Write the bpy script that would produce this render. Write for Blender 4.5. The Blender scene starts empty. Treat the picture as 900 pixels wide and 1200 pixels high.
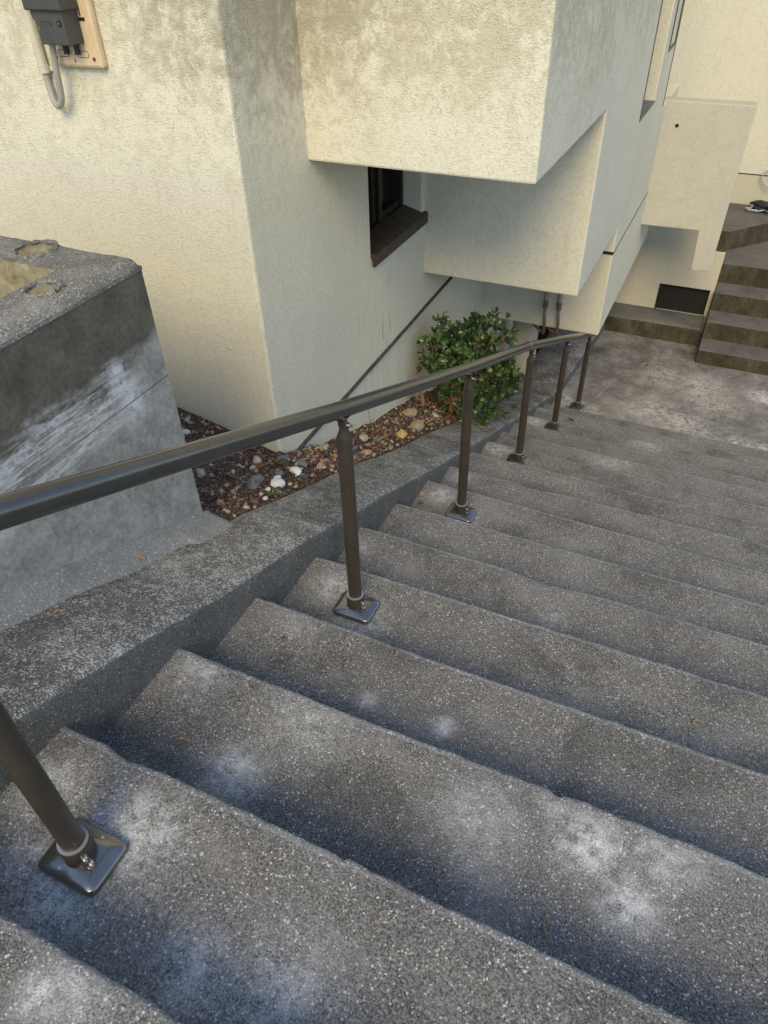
import bpy, bmesh, math, random
from mathutils import Vector, Matrix, noise as mnoise

S = bpy.context.scene
COL = S.collection
RAD = math.radians

# ------------------------------------------------------------------ camera
CAM_POS = Vector((1.10354, -0.14558, 1.29426))
PITCH, ROLL, YAW = 0.710664, -0.02872, -0.449181
fw = Vector((math.sin(YAW)*math.cos(PITCH), math.cos(YAW)*math.cos(PITCH), -math.sin(PITCH)))
rt = Vector((math.cos(YAW), -math.sin(YAW), 0))
up = rt.cross(fw)
r2 = rt*math.cos(ROLL) + up*math.sin(ROLL)
u2 = -rt*math.sin(ROLL) + up*math.cos(ROLL)
cd = bpy.data.cameras.new("camera")
cam = bpy.data.objects.new("camera", cd)
COL.objects.link(cam)
cam.matrix_world = Matrix(((r2.x, u2.x, -fw.x, CAM_POS.x), (r2.y, u2.y, -fw.y, CAM_POS.y), (r2.z, u2.z, -fw.z, CAM_POS.z), (0, 0, 0, 1)))
cd.sensor_fit = 'VERTICAL'
cd.sensor_height = 36.0
cd.sensor_width = 27.0
cd.lens = 36.0*835.22/1200.0
cd.clip_start = 0.02
cd.clip_end = 1000.0
S.camera = cam

# ------------------------------------------------------------------ sky, sun, exposure
SUN_EL = 42.0
SUN_AZ = 165.0          # compass style: 0 = +Y, 90 = +X
world = bpy.data.worlds.new("World")
S.world = world
world.use_nodes = True
wn = world.node_tree
wn.nodes.clear()
sky = wn.nodes.new('ShaderNodeTexSky')
sky.sky_type = 'NISHITA'
sky.sun_disc = False
sky.sun_elevation = RAD(SUN_EL)
sky.sun_rotation = RAD(SUN_AZ)
sky.air_density = 1.0
sky.dust_density = 0.6
sky.ozone_density = 1.0
bg = wn.nodes.new('ShaderNodeBackground')
bg.inputs['Strength'].default_value = 0.15
wo = wn.nodes.new('ShaderNodeOutputWorld')
wn.links.new(sky.outputs[0], bg.inputs[0])
wn.links.new(bg.outputs[0], wo.inputs[0])
sl = bpy.data.lights.new("sun", 'SUN')
sl.energy = 1.45
sl.angle = RAD(30)
sl.color = (1.0, 0.82, 0.45)
sun = bpy.data.objects.new("sun", sl)
COL.objects.link(sun)
sdir = Vector((math.sin(RAD(SUN_AZ))*math.cos(RAD(SUN_EL)), math.cos(RAD(SUN_AZ))*math.cos(RAD(SUN_EL)), math.sin(RAD(SUN_EL))))
sun.rotation_euler = sdir.to_track_quat('Z', 'Y').to_euler()
sun.location = sdir*20
S.view_settings.view_transform = 'Standard'
S.view_settings.look = 'None'
S.view_settings.gamma = 1.0
S.view_settings.use_curve_mapping = False
S.view_settings.exposure = 0.80
S.cycles.max_bounces = 4
S.cycles.diffuse_bounces = 3
S.cycles.glossy_bounces = 3
S.cycles.caustics_reflective = False
S.cycles.caustics_refractive = False

# ------------------------------------------------------------------ node helper
class NT:
    def __init__(s, name):
        s.m = bpy.data.materials.new(name)
        s.m.use_nodes = True
        s.t = s.m.node_tree
        s.t.nodes.clear()
        s.out = s.t.nodes.new('ShaderNodeOutputMaterial')
        s.b = s.t.nodes.new('ShaderNodeBsdfPrincipled')
        s.t.links.new(s.b.outputs[0], s.out.inputs[0])
        g = s.t.nodes.new('ShaderNodeNewGeometry')
        s.pos = g.outputs['Position']
    def put(s, sock, v):
        if hasattr(v, 'is_output'):
            s.t.links.new(v, sock)
        elif isinstance(v, (tuple, list)) and sock.type == 'RGBA' and len(v) == 3:
            sock.default_value = (*v, 1)
        else:
            sock.default_value = v
    def scaled(s, sx, sy, sz, rot=(0, 0, 0)):
        n = s.t.nodes.new('ShaderNodeMapping')
        n.inputs['Scale'].default_value = (sx, sy, sz)
        n.inputs['Rotation'].default_value = rot
        s.put(n.inputs['Vector'], s.pos)
        return n.outputs[0]
    def noise(s, scale, detail=4, rough=.55, vec=None, dist=0):
        n = s.t.nodes.new('ShaderNodeTexNoise')
        n.inputs['Scale'].default_value = scale
        n.inputs['Detail'].default_value = detail
        n.inputs['Roughness'].default_value = rough
        n.inputs['Distortion'].default_value = dist
        s.put(n.inputs['Vector'], vec or s.pos)
        return n.outputs['Fac']
    def voro(s, scale, out='Color', feature='F1', vec=None, rand=1.0):
        n = s.t.nodes.new('ShaderNodeTexVoronoi')
        n.feature = feature
        n.inputs['Scale'].default_value = scale
        n.inputs['Randomness'].default_value = rand
        s.put(n.inputs['Vector'], vec or s.pos)
        return n.outputs[out]
    def sep(s, v, i):
        n = s.t.nodes.new('ShaderNodeSeparateXYZ')
        s.put(n.inputs[0], v)
        return n.outputs[i]
    def math(s, op, a, b=0.0, clamp=False):
        n = s.t.nodes.new('ShaderNodeMath')
        n.operation = op
        n.use_clamp = clamp
        s.put(n.inputs[0], a)
        s.put(n.inputs[1], b)
        return n.outputs[0]
    def rng(s, v, a, b, c=0.0, d=1.0, smooth=True):
        n = s.t.nodes.new('ShaderNodeMapRange')
        n.interpolation_type = 'SMOOTHSTEP' if smooth else 'LINEAR'
        s.put(n.inputs[0], v)
        for i, x in enumerate((a, b, c, d)):
            n.inputs[i+1].default_value = x
        return n.outputs[0]
    def ramp(s, f, stops, const=False):
        n = s.t.nodes.new('ShaderNodeValToRGB')
        e = n.color_ramp.elements
        while len(e) < len(stops):
            e.new(.5)
        for i, (p, c) in enumerate(stops):
            e[i].position = p
            e[i].color = (*c, 1) if len(c) == 3 else c
        if const:
            n.color_ramp.interpolation = 'CONSTANT'
        s.put(n.inputs[0], f)
        return n.outputs[0]
    def mix(s, f, a, b, mode='MIX'):
        n = s.t.nodes.new('ShaderNodeMix')
        n.data_type = 'RGBA'
        n.blend_type = mode
        s.put(n.inputs[0], f)
        s.put(n.inputs[6], a)
        s.put(n.inputs[7], b)
        return n.outputs[2]
    def near(s, p, rad):            # soft blob round a point
        n = s.t.nodes.new('ShaderNodeVectorMath')
        n.operation = 'DISTANCE'
        s.put(n.inputs[0], s.pos)
        n.inputs[1].default_value = p
        return s.rng(n.outputs['Value'], rad, 0.0)
    def done(s, col, rough=.8, height=None, strength=.5, dist=.01, metal=0.0, spec=None):
        s.put(s.b.inputs['Base Color'], col)
        s.put(s.b.inputs['Roughness'], rough)
        s.b.inputs['Metallic'].default_value = metal
        if spec is not None:
            s.b.inputs['Specular IOR Level'].default_value = spec
        if height is not None:
            n = s.t.nodes.new('ShaderNodeBump')
            n.inputs['Strength'].default_value = strength
            n.inputs['Distance'].default_value = dist
            s.put(n.inputs['Height'], height)
            s.t.links.new(n.outputs[0], s.b.inputs['Normal'])
        return s.m

MAT = {}
# --- stair concrete: washed aggregate, pale grains in dark grey matrix, chalky bloom spots
def stair_mat(name, spots, dark, mid, lite, white, cover=.035, scale=300, bloomcol=(.76, .755, .74), patch=.5, streak=0.0):
    n = NT(name)
    cell = n.sep(n.voro(scale), 0)
    big = n.noise(3.4, 4, .62, dist=.5)
    med = n.noise(34, 3, .65)
    fine = n.noise(250, 2, .68)
    base = n.ramp(fine, [(.33, dark), (.49, mid), (.64, lite)])
    base = n.mix(.45, base, n.ramp(cell, [(0, dark), (.55, mid), (.95, lite)]))
    base = n.mix(n.rng(n.math('ADD', cell, n.math('MULTIPLY', n.math('SUBTRACT', med, .5), .20)), 1.0-cover, 1.0-cover*.5), base, white)
    base = n.mix(n.math('MULTIPLY', n.rng(big, .50, .32), .60), base, n.mix(.62, base, dark))
    base = n.mix(n.math('MULTIPLY', n.rng(big, .50, .70), patch), base, n.mix(.50, base, lite))
    if streak:
        f = n.math('ADD', n.math('MULTIPLY', n.noise(170, 2, .65), .75), n.math('MULTIPLY', big, .30))
        f = n.math('ADD', f, n.math('MULTIPLY', n.math('SUBTRACT', med, .5), .3))
        base = n.mix(n.math('MULTIPLY', n.rng(f, .52, .66), streak), base, white)
    if spots:
        m = None
        for p, rad, k in spots:
            q = n.near(p, rad*1.25)
            q = n.math('MULTIPLY', n.math('MULTIPLY', q, q), k*(.74 if p[1] < 1.0 else .55))
            m = q if m is None else n.math('MAXIMUM', m, q)
        grain = n.rng(n.math('ADD', n.math('MULTIPLY', fine, .45), n.math('MULTIPLY', med, .6)), .36, .68)
        f = n.math('MULTIPLY', m, n.math('ADD', n.math('MULTIPLY', grain, 1.15), .14), clamp=True)
        base = n.mix(f, base, bloomcol)
    h = n.math('ADD', fine, n.math('MULTIPLY', med, .7))
    return n.done(base, .88, h, .5, .004, spec=.3)

spots = [((1.186, .686, -.317), .14, .95), ((1.287, .594, -.317), .12, .85), ((1.10, .742, -.317), .08, .5), ((1.346, .727, -.317), .13, .6),
         ((.362, .51, -.317), .13, .7), ((.753, .928, -.475), .06, .9), ((.515, .924, -.475), .05, .7), ((.59, .091, -.158), .14, .6), ((.743, .131, -.158), .18, .55),
         ((.436, -.062, 0), .06, 1.0), ((.48, -.03, 0), .12, .6), ((.33, .25, -.158), .17, .8), ((.08, .25, -.158), .13, .6), ((.19, .12, -.158), .14, .6), ((.26, .08, -.158), .16, .7),
         ((.11, .75, -.317), .16, .55), ((.139, 1.402, -.633), .15, .75), ((.30, 1.30, -.633), .16, .7), ((.05, 1.8, -.792), .10, .5),
         ((.12, 2.62, -1.108), .14, .75), ((.30, 2.47, -1.108), .15, .6), ((.1, 3.0, -1.267), .12, .6), ((.1, 3.78, -1.584), .16, .7), ((.30, 3.62, -1.584), .16, .6),
         ((.08, 4.93, -2.059), .17, 1.0), ((.25, 4.83, -2.059), .16, .8), ((.75, 4.70, -2.059), .16, .6), ((1.0, 5.0, -2.059), .25, .6), ((.8, 4.15, -1.742), .25, .5), ((.05, 5.4, -2.217), .15, .6),
         ((.94, .641, -.317), .2, .35), ((.2, 1.1, -.475), .15, .35), ((.45, .72, -.317), .22, .35), ((.9, 1.72, -.792), .12, .35)]
MAT['stair'] = stair_mat('washed_concrete', spots, (.031, .029, .0265), (.140, .132, .120), (.36, .342, .315), (.60, .575, .53))
MAT['edge'] = stair_mat('worn_step_edge', None, (.08, .077, .072), (.22, .212, .198), (.42, .405, .38), (.64, .62, .59), cover=.06)
MAT['curbface'] = stair_mat('curb_face', None, (.034, .033, .029), (.105, .100, .091), (.24, .23, .21), (.42, .41, .39), cover=.02)
MAT['curb'] = stair_mat('curb_concrete', None, (.036, .034, .030), (.118, .111, .100), (.27, .257, .235), (.64, .62, .58), cover=.03, patch=.7, streak=.75)

def landing_mat():
    n = NT('landing_concrete')
    a = n.noise(1.6, 6, .62, dist=.8)
    b = n.noise(7, 7, .72, dist=.7)
    f = n.noise(110, 3, .65)
    c = n.ramp(n.math('ADD', n.math('MULTIPLY', a, .6), n.math('MULTIPLY', b, .4)), [(.36, (.095, .088, .082)), (.46, (.165, .152, .140)), (.54, (.25, .231, .212)), (.64, (.37, .345, .315))])
    c = n.mix(n.rng(f, .35, .7), n.mix(.35, c, (.05, .05, .05)), c)
    m = None
    for p, rad, k in [((1.737, 5.97, -2.534), .16, 1.0), ((1.55, 5.95, -2.534), .12, .6), ((1.95, 5.94, -2.534), .2, .8), ((.92, 6.98, -2.534), .30, .45), ((1.24, 6.10, -2.534), .35, .65), ((1.92, 6.94, -2.534), .2, 1.0),
                      ((1.46, 6.60, -2.534), .35, .45), ((1.3, 6.9, -2.534), .3, .6), ((.92, 6.25, -2.534), .35, .6), ((.3, 5.95, -2.534), .25, .8), ((.15, 6.15, -2.534), .2, .7)]:
        q = n.math('MULTIPLY', n.near(p, rad*1.3), k*1.25)
        m = q if m is None else n.math('MAXIMUM', m, q)
    m = n.math('MINIMUM', m, 1.0)
    g = n.rng(n.noise(14, 6, .75, dist=1.4), .38, .60)
    c = n.mix(n.math('MULTIPLY', m, g), c, (.56, .535, .49))
    sp = n.sep(n.voro(130), 0)
    c = n.mix(n.math('MULTIPLY', n.rng(sp, .86, .95), n.rng(b, .42, .6)), c, (.36, .35, .33))
    h = n.math('ADD', b, n.math('MULTIPLY', f, .25))
    return n.done(c, n.rng(a, .3, .7, .55, .85), h, .5, .012, spec=.35)
MAT['landing'] = landing_mat()

def stucco_mat(name='cream_stucco', base=(.74, .688, .53), dirt=1.0):
    n = NT(name)
    z = n.sep(n.pos, 2)
    big = n.noise(1.3, 3, .55, dist=.3)
    mot = n.noise(30, 4, .66, dist=.5)
    mot2 = n.noise(9, 3, .6, dist=.5)
    c = n.mix(n.rng(big, .3, .7), base, tuple(x*.93 for x in base))
    grime = (base[0]*.66, base[1]*.62, base[2]*.52)
    # grime mottling, thicker high on the walls where the rain runs down
    up_ = n.rng(n.math('ADD', z, n.math('MULTIPLY', big, 1.2)), .85, 1.75)
    g = n.math('ADD', n.math('MULTIPLY', mot, .55), n.math('MULTIPLY', mot2, .55))
    g = n.rng(n.math('ADD', g, n.math('MULTIPLY', up_, .12)), .53, .72)
    g = n.math('MULTIPLY', g, n.math('ADD', n.math('MULTIPLY', up_, .62*dirt), .10*dirt))
    c = n.mix(g, c, grime)
    # sky shade beside the first bay painted into the long wall, mottled with grime
    bay_shade = n.math('ADD', n.near((-.66, 2.62, 1.15), .95), n.math('ADD', n.math('MULTIPLY', n.math('SUBTRACT', mot2, .5), .8), n.math('MULTIPLY', n.math('SUBTRACT', mot, .5), .7)))
    c = n.mix(n.math('MULTIPLY', n.rng(bay_shade, .25, .90), .55), c, (.27, .24, .17))
    # faint rain streaks
    sk = n.noise(1.0, 3, .6, vec=n.scaled(22, 22, .9))
    c = n.mix(n.math('MULTIPLY', n.rng(sk, .52, .75), .09), c, (.36, .34, .30))
    gr_ = n.noise(135, 2, .6)
    c = n.mix(n.math('MULTIPLY', n.rng(gr_, .47, .30), .22), c, (.36, .33, .26))
    # thin runs below the window sill
    dr = n.math('MULTIPLY', n.near((-.66, 3.55, -.75), .60), n.rng(n.noise(1.0, 3, .7, vec=n.scaled(40, 40, 3.0)), .57, .66))
    c = n.mix(n.math('MULTIPLY', dr, .55), c, (.20, .18, .15))
    c = n.mix(n.math('MULTIPLY', n.rng(n.noise(70, 3, .75), .52, .34), .30), c, (.36, .34, .29))
    dots = n.rng(n.voro(125, 'Distance'), .62, .05)
    h = n.math('ADD', n.math('MULTIPLY', dots, n.rng(n.noise(30, 1, .5), .35, .6, .35, 1.0)), n.math('MULTIPLY', gr_, .55))
    return n.done(c, .9, h, .52, .0040, spec=.25)
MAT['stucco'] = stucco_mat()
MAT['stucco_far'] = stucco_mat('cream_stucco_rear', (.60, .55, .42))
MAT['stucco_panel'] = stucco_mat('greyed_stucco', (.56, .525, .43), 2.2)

def planter_mat():
    n = NT('board_marked_concrete')
    z = n.sep(n.pos, 2)
    y = n.sep(n.pos, 1)
    a = n.noise(5, 5, .62, dist=.4)
    b = n.noise(60, 4, .7)
    edge = n.math('ADD', z, n.math('MULTIPLY', n.math('SUBTRACT', a, .5), .22))
    edge = n.math('SUBTRACT', edge, n.math('MULTIPLY', n.math('SUBTRACT', y, 1.0), .12))
    dark = n.mix(n.rng(n.math('ADD', n.math('MULTIPLY', b, .5), n.math('MULTIPLY', n.noise(11, 4, .6), .5)), .3, .72), (.078, .067, .051), (.165, .147, .118))
    pale = n.mix(n.rng(n.math('ADD', n.math('MULTIPLY', b, .45), n.math('MULTIPLY', n.noise(14, 4, .65, dist=.6), .55)), .34, .66), (.22, .21, .188), (.40, .385, .35))
    pale = n.mix(n.rng(n.noise(3, 4, .6, dist=.5), .5, .7), pale, n.mix(.5, pale, (.12, .12, .11)))
    c = n.mix(n.rng(edge, .205, .275), pale, dark)
    # lime runs along the pour joint
    s1 = n.noise(1.0, 6, .74, vec=n.scaled(7, 4.5, 36), dist=1.1)
    band = n.math('MULTIPLY', n.rng(edge, .06, .15), n.rng(edge, .32, .23))
    band = n.math('MULTIPLY', band, n.rng(y, 1.33, 1.12))
    c = n.mix(n.math('MULTIPLY', band, n.math('MULTIPLY', n.rng(s1, .42, .60), n.rng(b, .28, .55, .35, 1.0))), c, (.60, .60, .59))
    m = n.math('MAXIMUM', n.near((-.385, 1.187, .27), .055), n.math('MAXIMUM', n.near((-.385, 1.20, .215), .075), n.near((-.385, 1.21, .15), .10)))
    c = n.mix(n.math('MULTIPLY', m, n.rng(n.noise(40, 5, .7), .33, .56)), c, (.62, .63, .64))
    sp = n.rng(n.sep(n.voro(190), 0), .90, .97)
    c = n.mix(n.math('MULTIPLY', sp, .16), c, (.03, .03, .028))
    h = n.math('ADD', n.math('MULTIPLY', a, .6), n.math('MULTIPLY', n.noise(120, 3, .6), .35))
    return n.done(c, .85, h, .5, .006, spec=.3)
MAT['planter'] = planter_mat()
MAT['rim'] = stair_mat('rim_concrete', None, (.06, .055, .046), (.16, .148, .125), (.30, .28, .24), (.48, .455, .40), cover=.04, patch=.9, streak=.4)
MAT['mortar'] = stair_mat('mortar', None, (.12, .12, .115), (.24, .24, .23), (.36, .36, .35), (.6, .6, .6), cover=.03, patch=.8)

def sand_mat():
    n = NT('sandy_concrete')
    a = n.noise(24, 4, .65, dist=.4)
    c = n.ramp(a, [(.3, (.16, .135, .075)), (.55, (.30, .255, .155)), (.75, (.42, .37, .26))])
    return n.done(c, .9, n.noise(90, 3, .6), .5, .005, spec=.2)
MAT['sand'] = sand_mat()

def simple(name, col, rough=.6, metal=0.0, var=.25, scale=14, bump=.0, bscale=120, spec=None):
    n = NT(name)
    a = n.noise(scale, 5, .6)
    c = n.mix(n.rng(a, .3, .7), tuple(x*(1-var) for x in col), tuple(min(1, x*(1+var)) for x in col))
    h = n.noise(bscale, 3, .6) if bump else None
    return n.done(c, rough, h, bump, .003, metal, spec)
MAT['bronze'] = simple('bronze_paint', (.062, .050, .037), .32, .25, .12, 20, .03, 300)
MAT['railpaint'] = simple('dark_bronze_paint', (.060, .057, .053), .21, .35, .12, 20, .01, 300, spec=1.0)
MAT['cover'] = simple('bronze_cover', (.25, .235, .225), .20, .85, .08, 20)
MAT['ring'] = simple('pale_gasket', (.30, .31, .32), .35, .3, .1)
MAT['bolt'] = simple('stainless', (.55, .50, .43), .25, 1.0, .1)
MAT['frame'] = simple('brown_aluminium', (.040, .028, .020), .42, .3, .25, 9)
MAT['sill'] = simple('brown_sill', (.060, .040, .028), .50, .2, .35, 22)
MAT['dark'] = simple('black_void', (.012, .011, .009), .9)
MAT['strip'] = simple('grey_joint', (.05, .047, .043), .7, 0, .4, 25, .3, 80)
MAT['slate'] = simple('grey_sheet_metal', (.11, .11, .12), .45, .2, .15)
MAT['pipe'] = simple('tan_pipe', (.33, .25, .17), .5, 0, .2, 20)
MAT['pipe2'] = simple('brown_pipe', (.17, .125, .09), .45, .2, .2, 20)
MAT['plastic'] = simple('grey_plastic', (.062, .060, .053), .50, 0, .10, 12, .05, 500)
MAT['plate'] = simple('aged_plastic', (.66, .50, .31), .5, 0, .07, 18)
MAT['conduit'] = simple('ivory_conduit', (.58, .54, .43), .45, 0, .08)
MAT['cable'] = simple('grey_cable', (.36, .34, .29), .45, 0, .1)
MAT['rust'] = simple('rust', (.12, .045, .015), .8, 0, .4, 60)
MAT['black'] = simple('black_rubber', (.012, .012, .013), .5, 0, .2)
MAT['hose'] = simple('grey_hose', (.40, .41, .42), .4, 0, .1)
MAT['blue'] = simple('teal_cord', (.05, .16, .18), .5, 0, .2)
MAT['white'] = simple('white_tag', (.62, .62, .60), .6, 0, .1)
def glass_mat():
    n = NT('dark_window_glass')
    n.b.inputs['Transmission Weight'].default_value = 0.0
    return n.done((.016, .014, .011), .08, spec=.55)
MAT['glass'] = glass_mat()
def soil_mat():
    n = NT('dry_soil')
    a = n.noise(9, 6, .65)
    v = n.sep(n.voro(70), 0)
    c = n.ramp(n.math('ADD', n.math('MULTIPLY', a, .6), n.math('MULTIPLY', v, .4)), [(.25, (.028, .019, .013)), (.5, (.066, .044, .030)), (.75, (.12, .082, .058))])
    c = n.mix(n.rng(n.sep(n.voro(160), 1), .86, .93), c, (.24, .19, .15))
    h = n.math('ADD', n.noise(60, 4, .7), n.math('MULTIPLY', n.voro(90, 'Distance'), .6))
    return n.done(c, .95, h, 1.0, .012, spec=.2)
MAT['soil'] = soil_mat()
MAT['ground'] = simple('dark_earth', (.085, .075, .062), .95, 0, .35, 3, .6, 30)
def algae_mat():
    n = NT('algae_riser')
    a = n.noise(8, 5, .65, vec=n.scaled(1, 1, .5))
    b = n.noise(40, 4, .65)
    c = n.ramp(a, [(.3, (.042, .036, .022)), (.5, (.078, .067, .042)), (.68, (.13, .115, .08)), (.8, (.22, .20, .155))])
    c = n.mix(n.rng(b, .4, .7), n.mix(.4, c, (.02, .018, .01)), c)
    return n.done(c, .85, b, .5, .008, spec=.25)
MAT['algae'] = algae_mat()
MAT['step2'] = stair_mat('rear_step_concrete', None, (.045, .041, .036), (.115, .105, .095), (.20, .185, .17), (.36, .34, .31), cover=.02, patch=.6)
def stone_mat(name, a, b, scale=30):
    n = NT(name)
    f = n.noise(scale, 5, .65, dist=.4)
    c = n.ramp(f, [(.3, a), (.7, b)])
    return n.done(c, 1.0, n.noise(90, 4, .7), .8, .005, spec=.08)
STONE = {
    'white': stone_mat('stone_white', (.50, .50, .49), (.74, .74, .73)),
    'pale': stone_mat('stone_pale', (.30, .25, .20), (.50, .44, .37)),
    'grey': stone_mat('stone_grey', (.09, .095, .10), (.20, .205, .21)),
    'dark': stone_mat('stone_dark', (.045, .042, .04), (.11, .10, .095)),
    'pink': stone_mat('stone_pink', (.28, .16, .11), (.46, .31, .23)),
    'orange': stone_mat('stone_orange', (.36, .10, .045), (.50, .20, .10)),
    'yellow': stone_mat('stone_yellow', (.42, .27, .08), (.58, .44, .20)),
    'tan': stone_mat('stone_tan', (.24, .18, .11), (.42, .34, .24)),
    'brown': stone_mat('stone_brown', (.09, .055, .04), (.19, .12, .09)),
}
def leaf_mat(name, a, b, c3, rough=.32):
    n = NT(name)
    oi = n.t.nodes.new('ShaderNodeObjectInfo')
    r_ = n.math('ADD', n.math('MULTIPLY', oi.outputs['Random'], .55), n.math('MULTIPLY', n.noise(22, 3, .6), .45))
    c = n.ramp(r_, [(.2, a), (.5, b), (.85, c3)])
    n.b.inputs['Subsurface Weight'].default_value = 0.0
    return n.done(c, rough, n.noise(60, 2), .15, .003, spec=.5)
MAT['leaf'] = leaf_mat('glossy_leaf', (.036, .072, .024), (.078, .132, .042), (.165, .215, .075))
MAT['bark'] = simple('shrub_bark', (.20, .115, .065), .8, 0, .35, 30, .5, 80)
MAT['dryleaf'] = simple('dry_leaf', (.30, .13, .055), .7, 0, .45, 40)
MAT['twig'] = simple('dry_twig', (.30, .21, .12), .8, 0, .3, 40)
MAT['litter'] = simple('leaf_litter', (.13, .065, .032), .9, 0, .5, 60)

# ------------------------------------------------------------------ mesh helper
class MB:
    def __init__(s):
        s.v = []; s.f = []; s.mi = []
    def quad(s, a, b, c, d, mi=0):
        i = len(s.v)
        s.v += [tuple(a), tuple(b), tuple(c), tuple(d)]
        s.f.append((i, i+1, i+2, i+3)); s.mi.append(mi)
    def box(s, x0, x1, y0, y1, z0, z1, mi=0):
        i = len(s.v)
        s.v += [(x0, y0, z0), (x1, y0, z0), (x1, y1, z0), (x0, y1, z0), (x0, y0, z1), (x1, y0, z1), (x1, y1, z1), (x0, y1, z1)]
        for q in ((0, 3, 2, 1), (4, 5, 6, 7), (0, 1, 5, 4), (1, 2, 6, 5), (2, 3, 7, 6), (3, 0, 4, 7)):
            s.f.append(tuple(i+k for k in q)); s.mi.append(mi)
        return s
    def prism(s, poly, axis, a, b, mi=0):     # poly: list of 2D points, extruded along axis from a to b
        def P(u, w, e):
            return {'x': (e, u, w), 'y': (u, e, w), 'z': (u, w, e)}[axis]
        i = len(s.v); n = len(poly)
        s.v += [P(u, w, a) for u, w in poly] + [P(u, w, b) for u, w in poly]
        s.f.append(tuple(i+k for k in range(n))); s.mi.append(mi)
        s.f.append(tuple(i+n+k for k in reversed(range(n)))); s.mi.append(mi)
        for k in range(n):
            l = (k+1) % n
            s.f.append((i+k, i+n+k, i+n+l, i+l)); s.mi.append(mi)
        return s
    def tube(s, pts, rad, seg=12, caps=True, mi=0):
        pts = [Vector(p) for p in pts]
        n = len(pts)
        rad = rad if isinstance(rad, (list, tuple)) else [rad]*n
        base = len(s.v)
        ref = None
        for k in range(n):
            t = (pts[min(k+1, n-1)] - pts[max(k-1, 0)]).normalized()
            if ref is None:
                ref = Vector((0, 0, 1)) if abs(t.z) < .9 else Vector((1, 0, 0))
            a = (ref - t*ref.dot(t)).normalized()
            ref = a
            b = t.cross(a)
            for j in range(seg):
                w = 2*math.pi*j/seg
                s.v.append(tuple(pts[k] + (a*math.cos(w) + b*math.sin(w))*rad[k]))
        for k in range(n-1):
            for j in range(seg):
                l = (j+1) % seg
                s.f.append((base+k*seg+j, base+k*seg+l, base+(k+1)*seg+l, base+(k+1)*seg+j)); s.mi.append(mi)
        if caps:
            s.f.append(tuple(base+j for j in reversed(range(seg)))); s.mi.append(mi)
            s.f.append(tuple(base+(n-1)*seg+j for j in range(seg))); s.mi.append(mi)
        return s
    def lathe(s, prof, c, seg=24, mi=0):      # prof: (radius, z) from bottom to top
        return s.tube([(c[0], c[1], c[2]+z) for _, z in prof], [max(r_, 1e-4) for r_, _ in prof], seg, True, mi)
    def build(s, name, mats, parent=None, smooth=False, bevel=0, auto=None, weld=False):
        me = bpy.data.meshes.new(name)
        off = wloc(parent) if parent else Vector((0, 0, 0))
        me.from_pydata([tuple(Vector(v)-off) for v in s.v], [], s.f)
        if not isinstance(mats, (list, tuple)):
            mats = [mats]
        for m in mats:
            me.materials.append(m)
        me.polygons.foreach_set('material_index', s.mi)
        bm = bmesh.new(); bm.from_mesh(me)
        if weld:
            bmesh.ops.remove_doubles(bm, verts=bm.verts, dist=1e-4)
        bmesh.ops.recalc_face_normals(bm, faces=bm.faces)
        bm.to_mesh(me); bm.free()
        if smooth:
            me.polygons.foreach_set('use_smooth', [True]*len(me.polygons))
            if auto is not None:
                me.set_sharp_from_angle(angle=RAD(auto))
        o = bpy.data.objects.new(name, me)
        COL.objects.link(o)
        o.parent = parent
        if bevel:
            b = o.modifiers.new('bevel', 'BEVEL')
            b.width = bevel; b.segments = 2; b.limit_method = 'ANGLE'; b.angle_limit = RAD(40)
        return o
def wloc(o):
    v = Vector((0, 0, 0))
    while o:
        v = v + Vector(o.location); o = o.parent
    return v
def tag(o, label, cat, group=None):
    o['label'] = label; o['category'] = cat
    if group: o['group'] = group
    return o
def thing(name, label, cat, loc, group=None):
    o = bpy.data.objects.new(name, None)
    o.empty_display_size = .1
    COL.objects.link(o); o.location = loc
    return tag(o, label, cat, group)
def inst(name, me, parent=None, loc=(0, 0, 0), rot=(0, 0, 0), scale=(1, 1, 1)):
    o = bpy.data.objects.new(name, me)
    COL.objects.link(o); o.parent = parent
    o.location = Vector(loc) - (wloc(parent) if parent else Vector((0, 0, 0)))
    o.rotation_euler = rot; o.scale = scale
    return o
def nz(x, y=0.0, z=0.0): return mnoise.noise(Vector((x, y, z)))
def lerp_tab(tab, x):
    if x <= tab[0][0]:
        (a, p), (b, q) = tab[0], tab[1]
    elif x >= tab[-1][0]:
        (a, p), (b, q) = tab[-2], tab[-1]
    else:
        for i in range(len(tab)-1):
            if tab[i][0] <= x <= tab[i+1][0]:
                (a, p), (b, q) = tab[i], tab[i+1]; break
    return p + (q-p)*(x-a)/(b-a)

T, R = .384, .158357
ZL = -16*R
CURB = [(-3.2, 1.43), (.327, -.023), (.488, -.086), (.684, -.169), (.768, -.208), (.986, -.307), (1.101, -.352), (1.494, -.5), (1.756, -.628), (2.186, -.806), (2.451, -.921), (2.851, -1.108), (3.417, -1.348), (3.856, -1.545), (4.618, -1.866), (5.528, -2.239), (5.95, -2.40), (6.2, -2.43), (8.2, -2.432)]
def zcurb(y): return lerp_tab(CURB, y)
def xcurb(y): return lerp_tab([(-4, 0), (5.75, 0.0), (6.347, .055), (7.04, .107), (7.70, .157), (8.2, .19)], y)

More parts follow.
